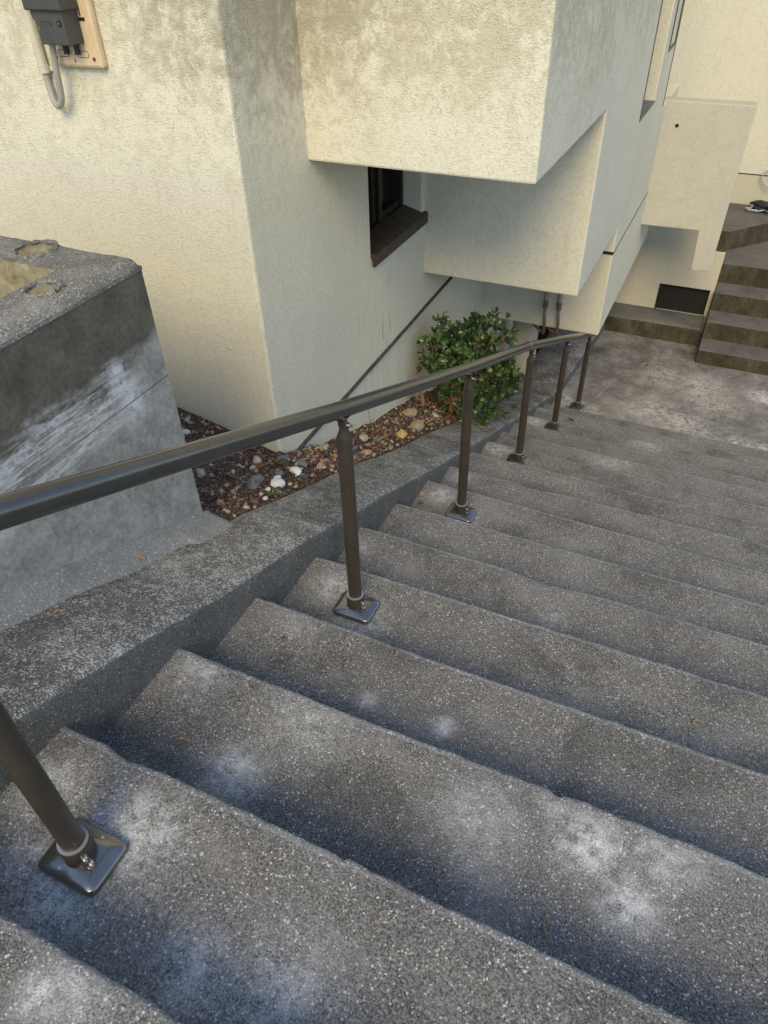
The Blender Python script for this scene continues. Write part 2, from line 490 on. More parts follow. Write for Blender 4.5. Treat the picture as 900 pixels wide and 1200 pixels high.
# ------------------------------------------------------------------ ground sheet
mb = MB()
gy = [-160, -20, -1.7, -1.3] + [-1.0+.5*i for i in range(14)] + [6.2, 12, 40, 160]
gx = [-160, -30, -4, -1.2, 0, 3, 8, 30, 160]
def gz(y):
    return lerp_tab([(-160, .30), (-1.6, .30), (-1.4, .28), (5.6, -2.74), (6.0, -2.78), (160, -2.78)], y)
for j in range(len(gy)-1):
    for i in range(len(gx)-1):
        mb.quad((gx[i], gy[j], gz(gy[j])), (gx[i+1], gy[j], gz(gy[j])), (gx[i+1], gy[j+1], gz(gy[j+1])), (gx[i], gy[j+1], gz(gy[j+1])))
g = mb.build('ground', MAT['ground'], weld=True); g['kind'] = 'structure'
mb = MB().box(-.3, 4.4, -14, -1.52, -.3, 4*R)
g = mb.build('upper_path', MAT['stair'], bevel=.012); g['kind'] = 'structure'
# lower landing slab
mb = MB()
nx, ny = 50, 60
for j in range(ny+1):
    for i in range(nx+1):
        x = -.1 + 5.1*i/nx; y = 5.62 + 4.3*j/ny
        mb.v.append((x, y, ZL + .006*nz(x*1.7, y*1.7) + .003*nz(x*6, y*6)))
for j in range(ny):
    for i in range(nx):
        a = j*(nx+1)+i
        mb.f.append((a, a+1, a+nx+2, a+nx+1)); mb.mi.append(0)
g = mb.build('landing', MAT['landing'], smooth=True); g['kind'] = 'structure'

# ------------------------------------------------------------------ main staircase
DY = {0: (-.002, .006), 1: (.001, -.008), 2: (.009, .011), 3: (-.008, -.008), 4: (-.004, .011), 5: (-.002, -.001), 6: (-.007, -.011), 7: (.022, -.013), 8: (.008, .002), 9: (.016, -.006), 10: (.010, -.010), 11: (0, -.003), 12: (.03, -.05), 13: (.007, -.013), 14: (.03, -.04), 15: (-.015, -.025)}
stairs = thing('concrete_staircase', 'long flight of weathered grey concrete steps descending to the lower landing', 'staircase', (2.0, 2.9, ZL))
XR = 4.2
for k in range(-3, 16):
    d0, d1 = DY.get(k, (0, 0))
    z = -R*k
    near = k <= 4
    xs = []
    x = -.05
    while x < XR:
        xs.append(x); x += (.0125 if near and x < 2 else .03)
    xs.append(XR)
    mb = MB()
    prof = [(-T-.09, -.30, 0), (-T-.09, 0, 0), (-T*.66, 0, 0), (-T*.33, 0, 0), (-.06, 0, .1), (-.018, -.0004, .6), (-.0085, -.0014, .9), (-.0025, -.0045, 1), (0, -.011, 1), (-.001, -.06, .5), (-.004, -R-.05, .2), (-.004, -.30, 0)]
    for x in xs:
        dev = d0 + (d1-d0)*x/2.0
        w = .007*nz(x*1.3, k*7.1) + .0045*nz(x*6, k*3.3) + .0035*nz(x*24, k*5.7) + .002*nz(x*70, k*1.7)
        chip = max(0, nz(x*3.1, k*11.7)-.42)*.07 + max(0, nz(x*17, k*2.3)-.5)*.03
        for (py, pz, wt) in prof:
            zz = z + pz + (.0025*nz(x*2.1, k*4.4+py*4) if pz > -.03 else 0)
            mb.v.append((x, T*k + dev + py + (w-chip)*wt, zz - chip*.5*wt))
    n = len(prof)
    for i in range(len(xs)-1):
        for j in range(n-1):
            a = i*n+j
            mb.f.append((a, a+n, a+n+1, a+1)); mb.mi.append(1 if j in (5, 6, 7) else 0)
        a = i*n
        mb.f.append((a, a+n-1, a+n+n-1, a+n)); mb.mi.append(0)
    mb.f.append(tuple(range(n))); mb.mi.append(0)
    mb.f.append(tuple(reversed(range((len(xs)-1)*n, len(xs)*n)))); mb.mi.append(0)
    mb.build('step', [MAT['stair'], MAT['edge']], stairs, smooth=True, auto=50)

# ------------------------------------------------------------------ sloping curb beside the stairs
mb = MB()
ys = []
y = -3.0
while y < 8.1:
    ys.append(y); y += .0125 if -.3 < y < 3 else .03
ys.append(8.1)
prof = None
for y in ys:
    z = zcurb(y); xf = xcurb(y)
    xin = -.33 - .012*nz(y*2.3, 4.4) - (.03 if y > 5.8 else 0)
    w = .004*nz(y*1.9, 2.2) + .002*nz(y*8, 1.2) + .002*nz(y*30, 7.2) + .002*nz(y*80, 1)
    chip = max(0, nz(y*4.1, 9.3)-.40)*.06
    zz = z + .004*nz(y*3, .7)
    row = [(xf, z-.55), (xf+.3*w, z-.10), (xf+w*.8, z-.03), (xf-.003+w-chip*.6, zz-.013-chip*.5), (xf-.011+w-chip, zz-.004-chip*.3), (xf-.03, zz), (xf-.10, zz+.004*nz(y*6, 3)), (-.17, zz+.005*nz(y*5, 8)), (-.25, zz+.004*nz(y*6, 5)), (xin+.02, zz-.003), (xin, zz-.02), (xin, z-.55)]
    mb.v += [(a, y, b) for a, b in row]
    n = len(row)
for i in range(len(ys)-1):
    for j in range(n-1):
        a = i*n+j
        mb.f.append((a, a+1, a+n+1, a+n)); mb.mi.append(1 if j < 3 else 0)
    a = i*n
    mb.f.append((a, a+n, a+n+n-1, a+n-1)); mb.mi.append(0)
mb.f.append(tuple(range(n))); mb.mi.append(0)
mb.f.append(tuple(reversed(range((len(ys)-1)*n, len(ys)*n)))); mb.mi.append(0)
curb = mb.build('stair_curb', [MAT['curb'], MAT['curbface']], smooth=True, auto=55)
tag(curb, 'broad sloping speckled concrete curb running down the left side of the steps', 'curb')

# ------------------------------------------------------------------ stucco house
XW, XB = -.66, .38
YC = 2.315
house = thing('stucco_house', 'cream stucco house with stepped overhanging bays above the steps', 'house', (-.66, 5.0, -2.6))
# L-shaped outer wall with window opening in its long side
mb = MB()
def roughgrid(mb, f, us, ws, hole=None):
    base = len(mb.v)
    for u in us:
        for w in ws: mb.v.append(f(u, w))
    m = len(ws)
    for i in range(len(us)-1):
        for j in range(m-1):
            if hole and hole(.5*(us[i]+us[i+1]), .5*(ws[j]+ws[j+1])): continue
            a = base+i*m+j
            mb.f.append((a, a+m, a+m+1, a+1)); mb.mi.append(0)
WY0, WY1, WZ0, WZ1 = 3.445, 4.20, -.245, .42
mb.quad((-4.5, YC, -2.9), (XW, YC, -2.9), (XW, YC, WZ0), (-4.5, YC, WZ0))
mb.quad((-4.5, YC, WZ0), (XW, YC, WZ0), (XW, YC, WZ1), (-4.5, YC, WZ1))
mb.quad((-4.5, YC, WZ1), (XW, YC, WZ1), (XW, YC, 3.4), (-4.5, YC, 3.4))
yl = [YC, WY0, WY1, 8.6]; zl_ = [-2.9, WZ0, WZ1, 3.4]
for i in range(3):
    for j in range(3):
        if i == 1 and j == 1: continue
        mb.quad((XW, yl[i], zl_[j]), (XW, yl[i+1], zl_[j]), (XW, yl[i+1], zl_[j+1]), (XW, yl[i], zl_[j+1]))
for (p, q) in (((WY0, WZ0), (WY0, WZ1)), ((WY1, WZ0), (WY1, WZ1)), ((WY0, WZ0), (WY1, WZ0)), ((WY0, WZ1), (WY1, WZ1))):
    mb.quad((XW, p[0], p[1]), (XW, q[0], q[1]), (XW-.24, q[0], q[1]), (XW-.24, p[0], p[1]))
mb.quad((XW-.24, WY0-.3, WZ0-.3), (XW-.24, WY1+.3, WZ0-.3), (XW-.24, WY1+.3, WZ1+.3), (XW-.24, WY0-.3, WZ1+.3))
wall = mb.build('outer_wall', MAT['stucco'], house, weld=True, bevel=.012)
# stepped bays, flush on the stair side, with a tall window niche cut into that side
yb = [2.84, 4.25, 5.61, 5.66, 6.36, 7.0, 8.11]
zb = [-1.545, -.64, -.10, .06, .41, 3.4]
def cell(i, j):
    if i < 0 or j < 0 or i >= len(yb)-1 or j >= len(zb)-1: return None
    ym = .5*(yb[i]+yb[i+1]); zm = .5*(zb[j]+zb[j+1])
    if ym < 4.25: ok = zm > .41
    elif ym < 5.61: ok = zm > -.64
    elif ym > 7.0: ok = zm < -.10
    else: ok = True
    if not ok: return None
    if 5.66 < ym < 6.36 and zm > .06: return XB-.22
    return XB
mb = MB()
for i in range(-1, len(yb)):
    for j in range(-1, len(zb)):
        c = cell(i, j)
        if c is not None:
            mb.quad((c, yb[i], zb[j]), (c, yb[i+1], zb[j]), (c, yb[i+1], zb[j+1]), (c, yb[i], zb[j+1]))
        # shared faces toward +y and +z
        if j >= 0 and j < len(zb)-1 and i+1 < len(yb):
            d = cell(i+1, j)
            lo, hi = (XW if c is None else c), (XW if d is None else d)
            if abs(lo-hi) > 1e-6:
                y_ = yb[i+1]
                mb.quad((lo, y_, zb[j]), (hi, y_, zb[j]), (hi, y_, zb[j+1]), (lo, y_, zb[j+1]))
        if i >= 0 and i < len(yb)-1 and j+1 < len(zb):
            d = cell(i, j+1)
            lo, hi = (XW if c is None else c), (XW if d is None else d)
            if abs(lo-hi) > 1e-6:
                z_ = zb[j+1]
                mb.quad((lo, yb[i], z_), (hi, yb[i], z_), (hi, yb[i+1], z_), (lo, yb[i+1], z_))
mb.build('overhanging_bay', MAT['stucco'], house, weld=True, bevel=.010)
# small sliding window tucked under the first bay
win = bpy.data.objects.new('window', None); COL.objects.link(win); win.parent = house
win.location = Vector((XW, 3.8, 0))-wloc(house)
MB().box(XW-.205, XW-.195, WY0, WY1, WZ0, WZ1).build('pane', MAT['glass'], win)
mb = MB()
mb.box(XW-.20, XW-.13, WY0, WY0+.035, WZ0, WZ1); mb.box(XW-.20, XW-.13, WY1-.03, WY1, WZ0, WZ1)
mb.box(XW-.201, XW-.12, WY0+.035, WY1-.03, WZ0+.0, WZ0+.05)
mb.build('window_frame', MAT['frame'], win, bevel=.003)
mb = MB()
mb.box(XW-.18, XW-.14, 3.86, 3.90, WZ0+.05, WZ1); mb.box(XW-.178, XW-.145, 3.90, WY1-.03, WZ0+.05, WZ0+.09)
mb.box(XW-.19, XW-.165, 3.82, 3.86, WZ0+.05, WZ1)
mb.build('sash', MAT['frame'], win, bevel=.003)
MB().prism([(XW-.13, WZ0+.055), (XW+.022, WZ0+.012), (XW+.022, WZ0-.055), (XW+.012, WZ0-.06), (XW+.004, WZ0-.02), (XW-.13, WZ0)], 'y', WY0-.002, WY1+.045).build('sill', MAT['sill'], win, bevel=.003)
# joint strips
mb = MB()
pts = []
for i in range(60):
    y = 2.33 + (4.78-2.33)*i/59
    pts.append((XW+.008, y, -.935+.06*(y-2.33)/2.4 + .003*nz(y*5)))
mb.tube(pts, .0105, 8)
mb.build('joint_strip', MAT['strip'], house, smooth=True)
MB().box(XB-.02, XB+.0025, 5.60, 7.26, -.850, -.838).build('joint_strip', MAT['strip'], house)
MB().box(.285, XB+.001, 5.6035, 5.62, -.856, -.835).build('joint_strip', MAT['dark'], house)
MB().box(XB-.03, XB+.004, 6.985, 7.004, -.09, 3.4).build('joint_strip', MAT['frame'], house)
# niche: dark inner edge and grey sill
MB().box(XB-.225, XB+.002, 5.663, 6.355, .060, .072).build('niche_sill', MAT['slate'], house)
MB().box(XB-.218, XB+.002, 5.6625, 5.690, .075, 3.39).build('window_frame', MAT['frame'], house)
MB().box(XB-.217, XB-.205, 5.705, 6.35, .075, 3.39).build('pane', MAT['glass'], house)
# narrow slot window near the rear corner
fr = MB()
for (a, b, c, d) in ((6.58, 6.605, .36, 1.7), (6.89, 6.915, .36, 1.7), (6.605, 6.89, .36, .385)):
    fr.box(XB-.01, XB+.006, a, b, c, d)
fr.build('window_frame', MAT['frame'], house)
# parapet panel with a leg, facing the stairs
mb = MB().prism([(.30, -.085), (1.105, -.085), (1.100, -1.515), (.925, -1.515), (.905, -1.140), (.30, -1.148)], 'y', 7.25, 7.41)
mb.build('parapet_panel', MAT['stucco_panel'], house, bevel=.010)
MB().tube([(.507, 7.2475, -.277), (.507, 7.26, -.277)], .016, 12).build('weep_hole', MAT['dark'], house)
# recessed wall under the panel with low opening
mb = MB()
OX0, OX1, OZ0, OZ1 = .625, 1.16, -2.335, -2.03
mb.box(-.66, OX0, 8.11, 8.15, -2.8, -.45); mb.box(OX1, 1.20, 8.11, 8.15, -2.8, -1.62); mb.box(OX0, 1.095, 8.11, 8.15, OZ1, -.45); mb.box(1.095, OX1, 8.11, 8.15, OZ1, -1.62); mb.box(OX0, OX1, 8.11, 8.15, -2.8, OZ0)
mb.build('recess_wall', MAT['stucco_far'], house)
MB().box(OX0-.03, OX1+.03, 8.152, 8.17, -2.6, -1.9).build('vent_dark_backing', MAT['dark'], house)  # near-black sheet standing in for the shade inside the opening
fr = MB()
fr.box(OX0, OX0+.018, 8.125, 8.148, OZ0, OZ1); fr.box(OX0+.018, OX1, 8.125, 8.148, OZ1-.018, OZ1)
fr.build('vent_frame', MAT['frame'], house)
MB().lathe([(.13, -.2), (.13, 1.35)], (-.43, 6.42, -2.83), 28).build('support_column', MAT['stucco_far'], house, smooth=True, auto=40)

# rear wall beyond the landing
rear = thing('rear_wall', 'tall cream stucco wall closing off the far end behind the parapet panel', 'wall', (1.5, 9.85, ZL))
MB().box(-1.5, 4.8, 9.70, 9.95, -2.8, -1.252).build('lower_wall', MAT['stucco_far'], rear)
MB().box(-1.5, 4.8, 9.694, 9.95, -1.236, 3.6).build('upper_wall', MAT['stucco'], rear)
MB().box(-1.5, 4.8, 9.71, 9.94, -1.2525, -1.2355).build('joint_strip', MAT['dark'], rear)

# low kerb at foot of recess
mb = MB()
kx = [.10+1.08*i/40 for i in range(41)]
for x in kx:
    w = .006*nz(x*5, 3) + .003*nz(x*25, 1)
    for (y, z) in ((7.78, -2.62), (7.78+w*.3, -2.40), (7.783+w, -2.352), (7.795+w, -2.336), (7.83, -2.328), (7.98, -2.326+.4*w), (8.108, -2.324), (8.108, -2.62)):
        mb.v.append((x, y, z))
n = 8
for i in range(40):
    for j in range(n):
        a = i*n+j; b = i*n+(j+1) % n
        mb.f.append((a, b, b+n, a+n)); mb.mi.append(1 if j in (0, 1) else 0)
mb.f.append(tuple(range(n))); mb.mi.append(0); mb.f.append(tuple(reversed(range(40*n, 41*n)))); mb.mi.append(0)
tag(mb.build('low_kerb', [MAT['step2'], MAT['algae']], smooth=True, auto=50), 'low mossy concrete kerb below the dark vent opening on the landing', 'kerb')

# rear steps turning behind the panel
rs = thing('rear_steps', 'short flight of dark mossy concrete steps rising from the landing to the right', 'staircase', (2.0, 8.5, ZL))
def rstep(poly, z0, z1):
    mb = MB().prism(poly, 'z', z0, z1)
    for i, f in enumerate(mb.f):
        mb.mi[i] = 0 if i < 2 else 1
    return mb.build('step', [MAT['step2'], MAT['algae']], rs, bevel=.008)
XS = 1.205
sy = [7.40, 7.697, 8.012, 8.318]; sz = [-2.388, -2.203, -2.006, -1.798]
for i in range(3):
    rstep([(XS, sy[i]), (3.4, sy[i]), (3.4, sy[i+1]+.02), (XS, sy[i+1]+.02)], -2.7, sz[i])
rstep([(XS-.02, sy[3]), (3.4, sy[3]), (3.4, 9.71), (XS-.02, 9.71)], -2.7, sz[3])
rstep([(XS-.03, 8.68), (2.08, 9.715), (XS-.9, 9.715), (XS-.9, 8.68)], -2.69, -1.577)

# ------------------------------------------------------------------ concrete planter box on the left
pl = thing('concrete_planter', 'stained grey board-marked concrete planter box with two broken sockets in its rim', 'planter', (-.9, .3, -.4))
XP, YP, ZP = -.385, 1.386, .535
# lower lift (pale) and upper lift (dark) stand a few mm apart at the pour joint
mb = MB()
mb.prism([(-2.2, -2.4), (XP, -2.4), (XP, YP), (-2.2, YP), ], 'z', -.75, .155)
mb.build('lower_wall', MAT['planter'], pl)
MB().box(XP-.01, XP+.0006, -2.4, YP-.001, .1545, .1562).build('pour_joint', MAT['rim'], pl)
tk = .155
mb = MB()
mb.box(XP-tk, XP-.002, -2.4, YP-.002, .157, ZP-.028)
mb.box(-2.2, XP-tk, YP-tk, YP-.002, .157, ZP-.028)
mb.box(-2.2, -2.2+tk, -2.4, YP-tk, .157, ZP-.028)
mb.build('upper_wall', MAT['planter'], pl, weld=True)
# rim: exposed aggregate, softly rounded arris, socket hollows cut in
sock = [(-.710, 1.318, .058), (-.476, 1.106, .043)]
def rim_z(x, y):
    z = ZP + .002*nz(x*9, y*9) + .0015*nz(x*40, y*40)
    ex = XP - x; ey = YP - y
    for e in (ex, ey):
        if e < .022: z -= (.022-e)**2/.022*1.15
    for (a, b, rr) in sock:
        d = math.hypot(x-a, y-b)*(1+.18*nz(a*9+math.atan2(y-b, x-a)*1.1, 2))
        if d < rr: z -= .030*min(1, (rr-d)/.014) - .007*nz(x*60, y*60)
        elif d < rr+.016: z += .006*(1-(d-rr)/.016)*(.6+nz(x*50, y*50))
    return z
mb = MB()
def rim_patch(x0, x1, y0, y1, res):
    nx = max(2, int((x1-x0)/res)); ny = max(2, int((y1-y0)/res))
    b = len(mb.v)
    for i in range(nx+1):
        for j in range(ny+1):
            x = x0+(x1-x0)*i/nx; y = y0+(y1-y0)*j/ny
            mb.v.append((x, y, rim_z(x, y)))
    for i in range(nx):
        for j in range(ny):
            a = b+i*(ny+1)+j
            mb.f.append((a, a+ny+1, a+ny+2, a+1)); mb.mi.append(0)
rim_patch(XP-tk, XP, .60, YP, .006)
rim_patch(-1.25, XP-tk, YP-tk, YP, .0062)
rim_patch(XP-tk, XP, -2.4, .60, .03)
rim_patch(-2.2, -1.25, YP-tk, YP, .03)
rim_patch(-2.2, -2.2+tk, -2.4, YP-tk, .05)
b = ZP-.0268
for (x0, y0, x1, y1, za) in ((XP, -2.4, XP, YP, ZP-.0252), (XP, YP, -2.2, YP, ZP-.0252), (XP-tk, -2.4, XP-tk, YP-tk, ZP), (XP-tk, YP-tk, -2.2+tk, YP-tk, ZP)):
    mb.quad((x0, y0, ZP-.036), (x1, y1, ZP-.036), (x1, y1, za), (x0, y0, za))
mb.build('rim', MAT['rim'], pl, smooth=True, auto=60)
for (a, b, rr) in sock:
    mb = MB()
    ring = []
    for i in range(33):
        w = 2*math.pi*i/32
        q = (rr+.003)*(1.0+.20*nz(math.cos(w)*2.3+a*7, math.sin(w)*2.3)+.06*nz(math.cos(w)*7, math.sin(w)*7, a*3))
        ring.append((a+q*math.cos(w), b+q*math.sin(w), ZP+.003+.004*nz(math.cos(w)*3, math.sin(w)*3+a)))
    mb.tube(ring, [max(.0015, .0055+.0065*nz(math.cos(i*.196)*4, math.sin(i*.196)*4, b*5)) for i in range(33)], 7, False)
    mb.build('broken_collar', MAT['rim'], pl, smooth=True)
    mb = MB()
    for i in range(20):
        w0, w1 = 2*math.pi*i/20, 2*math.pi*(i+1)/20
        mb.quad((a, b, ZP-.012), (a+rr*.55*math.cos(w0), b+rr*.55*math.sin(w0), ZP-.017), (a+rr*1.02*math.cos(w0), b+rr*1.02*math.sin(w0), ZP-.004), (a+rr*1.02*math.cos(w1), b+rr*1.02*math.sin(w1), ZP-.004))
        mb.quad((a, b, ZP-.012), (a+rr*1.02*math.cos(w1), b+rr*1.02*math.sin(w1), ZP-.004), (a+rr*.55*math.cos(w1), b+rr*.55*math.sin(w1), ZP-.017), (a+rr*.55*math.cos(w0), b+rr*.55*math.sin(w0), ZP-.017))
    mb.build('socket_fill', MAT['sand'], pl)
mb = MB()
mb.box(-2.04, XP-tk-.004, YP-tk-.006, YP-tk-.0005, .157, ZP-.004)
mb.box(XP-tk-.006, XP-tk-.0005, -2.2, YP-tk-.006, .157, ZP-.004)
mb.build('inner_lining', MAT['sand'], pl)
MB().tube([(XP-.006, 1.187, .292), (XP+.0012-.004, 1.187, .292)], .006, 10).build('tie_hole', MAT['dark'], pl)
MB().tube([(XP-.006, 1.14, .02-.10), (XP+.0016, 1.14, .02-.10)], .011, 12).build('tie_hole', MAT['strip'], pl)
MB().tube([(XP-.010, 1.075, .405), (XP-.0022, 1.075, .405)], .016, 9).build('plug', MAT['mortar'], pl)
# mortar skirt along the foot of the box
mb = MB()
ys = [-.2+1.62*i/110 for i in range(111)]
for y in ys:
    z = zcurb(y)
    top = lerp_tab([(-.2, .19+.045), (.593, -.07), (1.351, -.409), (1.42, -.44)], y) + .008*nz(y*6, 2) + .004*nz(y*25, 2)
    wd = .045 + .018*nz(y*5, 7) + (.03 if y > 1.2 else 0)
    mb.v += [(XP-.01, y, z-.1), (XP-.01, y, top), (XP+.004, y, top-.001), (XP+.012, y, top-.010), (XP+.03, y, top*.45+z*.55+.004), (XP+wd+.03, y, z+.003), (XP+wd+.05, y, z-.01)]
n = 7
for i in range(110):
    for j in range(n-1):
        a = i*n+j
        mb.f.append((a, a+1, a+n+1, a+n)); mb.mi.append(1 if j == 2 and .84 < ys[i] < 1.06 and nz(ys[i]*14, 3) > 5 else 0)
mb.f.append(tuple(range(n))); mb.mi.append(0); mb.f.append(tuple(reversed(range(110*n, 111*n)))); mb.mi.append(0)
mb.build('mortar_skirt', [MAT['mortar'], MAT['white']], pl, smooth=True)

# ------------------------------------------------------------------ planting strip
def soil_z(x, y):
    z = zcurb(y) - .006
    f = max(0.0, min(1.0, (-.33-x)/.33))
    z += f*lerp_tab([(1.3, .0), (2.3, .012), (2.8, .0), (3.42, .035), (3.85, .11), (4.6, .16), (5.7, .2)], y)
    if x < -.66: z += min(.16, .23*(-.66-x))
    z += .016*nz(x*7, y*7) + .010*nz(x*19, y*19) - .008
    return z
mb = MB()
def soil_patch(x0, x1, y0, y1, res):
    nx = int((x1-x0)/res); ny = int((y1-y0)/res)
    b = len(mb.v)
    for i in range(nx+1):
        for j in range(ny+1):
            x = x0+(x1-x0)*i/nx; y = y0+(y1-y0)*j/ny
            mb.v.append((x, y, soil_z(x, y)))
    for i in range(nx):
        for j in range(ny):
            a = b+i*(ny+1)+j
            mb.f.append((a, a+ny+1, a+ny+2, a+1)); mb.mi.append(0)
soil_patch(-2.4, -.315, 1.36, 2.33, .02)
soil_patch(-.68, -.315, 2.33, 5.9, .02)
so = mb.build('soil', MAT['soil'], smooth=True); so['kind'] = 'structure'

rng_ = random.Random(7)
def pebble_mesh(seed, flat=.62, angular=.0, sub=2):
    bm = bmesh.new()
    bmesh.ops.create_icosphere(bm, subdivisions=sub, radius=1.0)
    rr = random.Random(seed)
    o = Vector((rr.random()*50, rr.random()*50, rr.random()*50))
    pl_ = [(Vector((rr.gauss(0, 1), rr.gauss(0, 1), rr.gauss(0, 1))).normalized(), rr.uniform(.55, .85)) for _ in range(6)] if angular else []
    for v in bm.verts:
        k = 1 + .30*mnoise.noise(v.co*1.1+o) + .10*mnoise.noise(v.co*3+o)
        v.co = v.co*k
        for nrm, d in pl_:
            e = v.co.dot(nrm)-d
            if e > 0: v.co -= nrm*e*angular
        v.co.z *= flat
    me = bpy.data.meshes.new('stone')
    bm.to_mesh(me); bm.free()
    if not angular:
        me.polygons.foreach_set('use_smooth', [True]*len(me.polygons))
    return me
# small gravel: too many and too small to tell apart
GCOL = ['pale', 'grey', 'dark', 'pink', 'brown', 'brown', 'brown', 'dark', 'brown', 'brown', 'pink', 'brown', 'dark', 'tan']
peb = [pebble_mesh(100+i, .7, .9 if i % 3 else 0, 1) for i in range(6)]
pv = [([v.co.copy() for v in m.vertices], [tuple(p.vertices) for p in m.polygons]) for m in peb]
mb = MB()
def add_peb(x, y, s, mi, sink=.25):
    vs, fs = rng_.choice(pv)
    q = Matrix.Rotation(rng_.uniform(0, 6.28), 3, 'Z') @ Matrix.Rotation(rng_.uniform(-.5, .5), 3, 'X')
    c = Vector((x, y, soil_z(x, y)+s*.6*(1-sink*2)))
    b = len(mb.v)
    sc = Vector((1, rng_.uniform(.6, 1), 1))
    for v in vs:
        mb.v.append(tuple(c + q @ Vector((v.x*s*sc.x, v.y*s*sc.y, v.z*s))))
    for f in fs:
        mb.f.append(tuple(b+k for k in f)); mb.mi.append(mi)
def ok_spot(x, y):
    if y < 2.30: return x > -2.0 and not (y < 1.41 and x < XP+.02)
    return x > -.645
cnt = 0
while cnt < 5000:
    y = rng_.uniform(1.37, 4.2)
    if y < 2.3: x = rng_.uniform(-1.7, -.335)
    else: x = rng_.uniform(-.65, -.335)
    if not ok_spot(x, y): continue
    dens = 1.0 if y < 2.7 else .35
    if x > -.40 and y < 2.3: dens *= .7
    if nz(x*5, y*5, 3) + rng_.uniform(-.3, .5) < -.15 or rng_.random() > dens: continue
    s = .004 + .0125*rng_.random()**3.0
    add_peb(x, y, s, rng_.choice(range(len(GCOL))))
    cnt += 1
gr = mb.build('gravel', [STONE[c] for c in GCOL])
gr['kind'] = 'stuff'; gr['label'] = 'fine mixed gravel scattered over the brown planting strip'; gr['category'] = 'gravel'

# larger stones one by one: (x, y, half size, colour, angular, flat, label)
SG = 'stones lying in the planting strip'
stones = [
    (-.430, 1.945, .040, 'white', 1, .55, 'large white angular block in the gravel near the speckled curb'),
    (-.450, 2.12, .032, 'white', 1, .8, 'chunky white rock just right of the white angular block'),
    (-.490, 2.04, .024, 'grey', 1, .7, 'blue-grey and white rock between two white rocks'),
    (-.475, 2.00, .020, 'white', 1, .6, 'small white chip behind the white angular block'),
    (-.520, 1.905, .036, 'grey', 0, .5, 'flat slate-grey stone left of the white angular block'),
    (-.475, 1.815, .028, 'grey', 0, .5, 'smaller slate-grey stone in front of the flat slate one'),
    (-.425, 1.850, .015, 'white', 1, .5, 'thin white sliver standing before the slate-grey stones'),
    (-.362, 1.740, .015, 'white', 1, .5, 'white chip lying at the speckled curb edge by a green sprout'),
    (-.368, 1.675, .020, 'brown', 0, .6, 'reddish brown pebble touching the curb edge'),
    (-.400, 2.125, .024, 'dark', 0, .45, 'flat dark stone at the curb right of the white rocks'),
    (-.525, 2.41, .022, 'orange', 1, .7, 'bright orange brick fragment near the white wall foot'),
    (-.425, 2.30, .024, 'pink', 0, .7, 'pink rounded stone below the orange brick fragment'),
    (-.500, 2.25, .028, 'grey', 0, .6, 'mid grey rounded stone left of the pink stone'),
    (-.600, 2.235, .034, 'grey', 0, .6, 'grey stone against the house corner'),
    (-.670, 2.12, .030, 'pale', 0, .7, 'pale beige stone near the foot of the cream wall'),
    (-.635, 2.045, .018, 'pale', 0, .8, 'small cream pebble below the pale beige stone'),
    (-.640, 2.275, .028, 'dark', 0, .8, 'dark round stone right at the house corner'),
    (-.560, 2.19, .024, 'dark', 0, .7, 'dark stone left of the grey stone at the house corner'),
    (-.590, 2.62, .034, 'pale', 1, .8, 'pale lump of rubble leaning on the white wall'),
    (-.535, 2.55, .022, 'dark', 1, .7, 'dark rubble piece beside the pale lump'),
    (-.480, 2.56, .020, 'pink', 1, .6, 'salmon chip between orange fragment and curb'),
    (-.395, 2.74, .036, 'pink', 0, .5, 'long pinkish stone along the curb right of the second post'),
    (-.545, 3.02, .034, 'pale', 0, .7, 'cream rounded stone behind the yellow rock'),
    (-.470, 3.06, .036, 'grey', 1, .7, 'light grey rock left of the yellow rock'),
    (-.545, 2.86, .030, 'grey', 1, .7, 'rough grey rock by the wall behind the second post'),
    (-.405, 3.27, .045, 'yellow', 0, .75, 'yellow ochre rock at the curb edge'),
    (-.420, 3.55, .062, 'tan', 0, .6, 'large tan rock right of the yellow ochre rock'),
    (-.540, 3.74, .060, 'tan', 0, .6, 'tan rock farther back near the shrub stem'),
    (-.440, 3.95, .026, 'pale', 0, .7, 'pale stone at the shrub foot'),
    (-.735, 1.79, .026, 'pale', 0, .7, 'pale round stone close to the planter box edge'),
    (-.665, 1.735, .022, 'dark', 0, .7, 'dark pebble beside the pale round stone by the planter'),
    (-.86, 1.93, .024, 'pale', 0, .6, 'pale stone behind the handrail near the planter box'),
    (-1.04, 2.08, .022, 'white', 0, .6, 'whitish pebble above the handrail beside the planter edge'),
    (-.93, 2.17, .024, 'pink', 0, .6, 'pinkish pebble above the handrail near the cream wall'),
    (-.80, 2.10, .022, 'grey', 0, .6, 'grey pebble midway along the cream wall foot'),
    (-1.13, 2.20, .018, 'pale', 0, .6, 'small pale pebble at far left of the planting strip'),
]
for i, (x, y, s, c, ang, flat, lab) in enumerate(stones):
    me = pebble_mesh(i*13+5, flat, .9 if ang else .6, 2)
    me.materials.append(STONE[c])
    o = inst('stone', me, None, (x, y, soil_z(x, y)+s*flat*.45), (rng_.uniform(-.3, .3), rng_.uniform(-.3, .3), rng_.uniform(0, 6)), (s*1.15, s*.85, s))
    tag(o, lab, 'stone', SG)
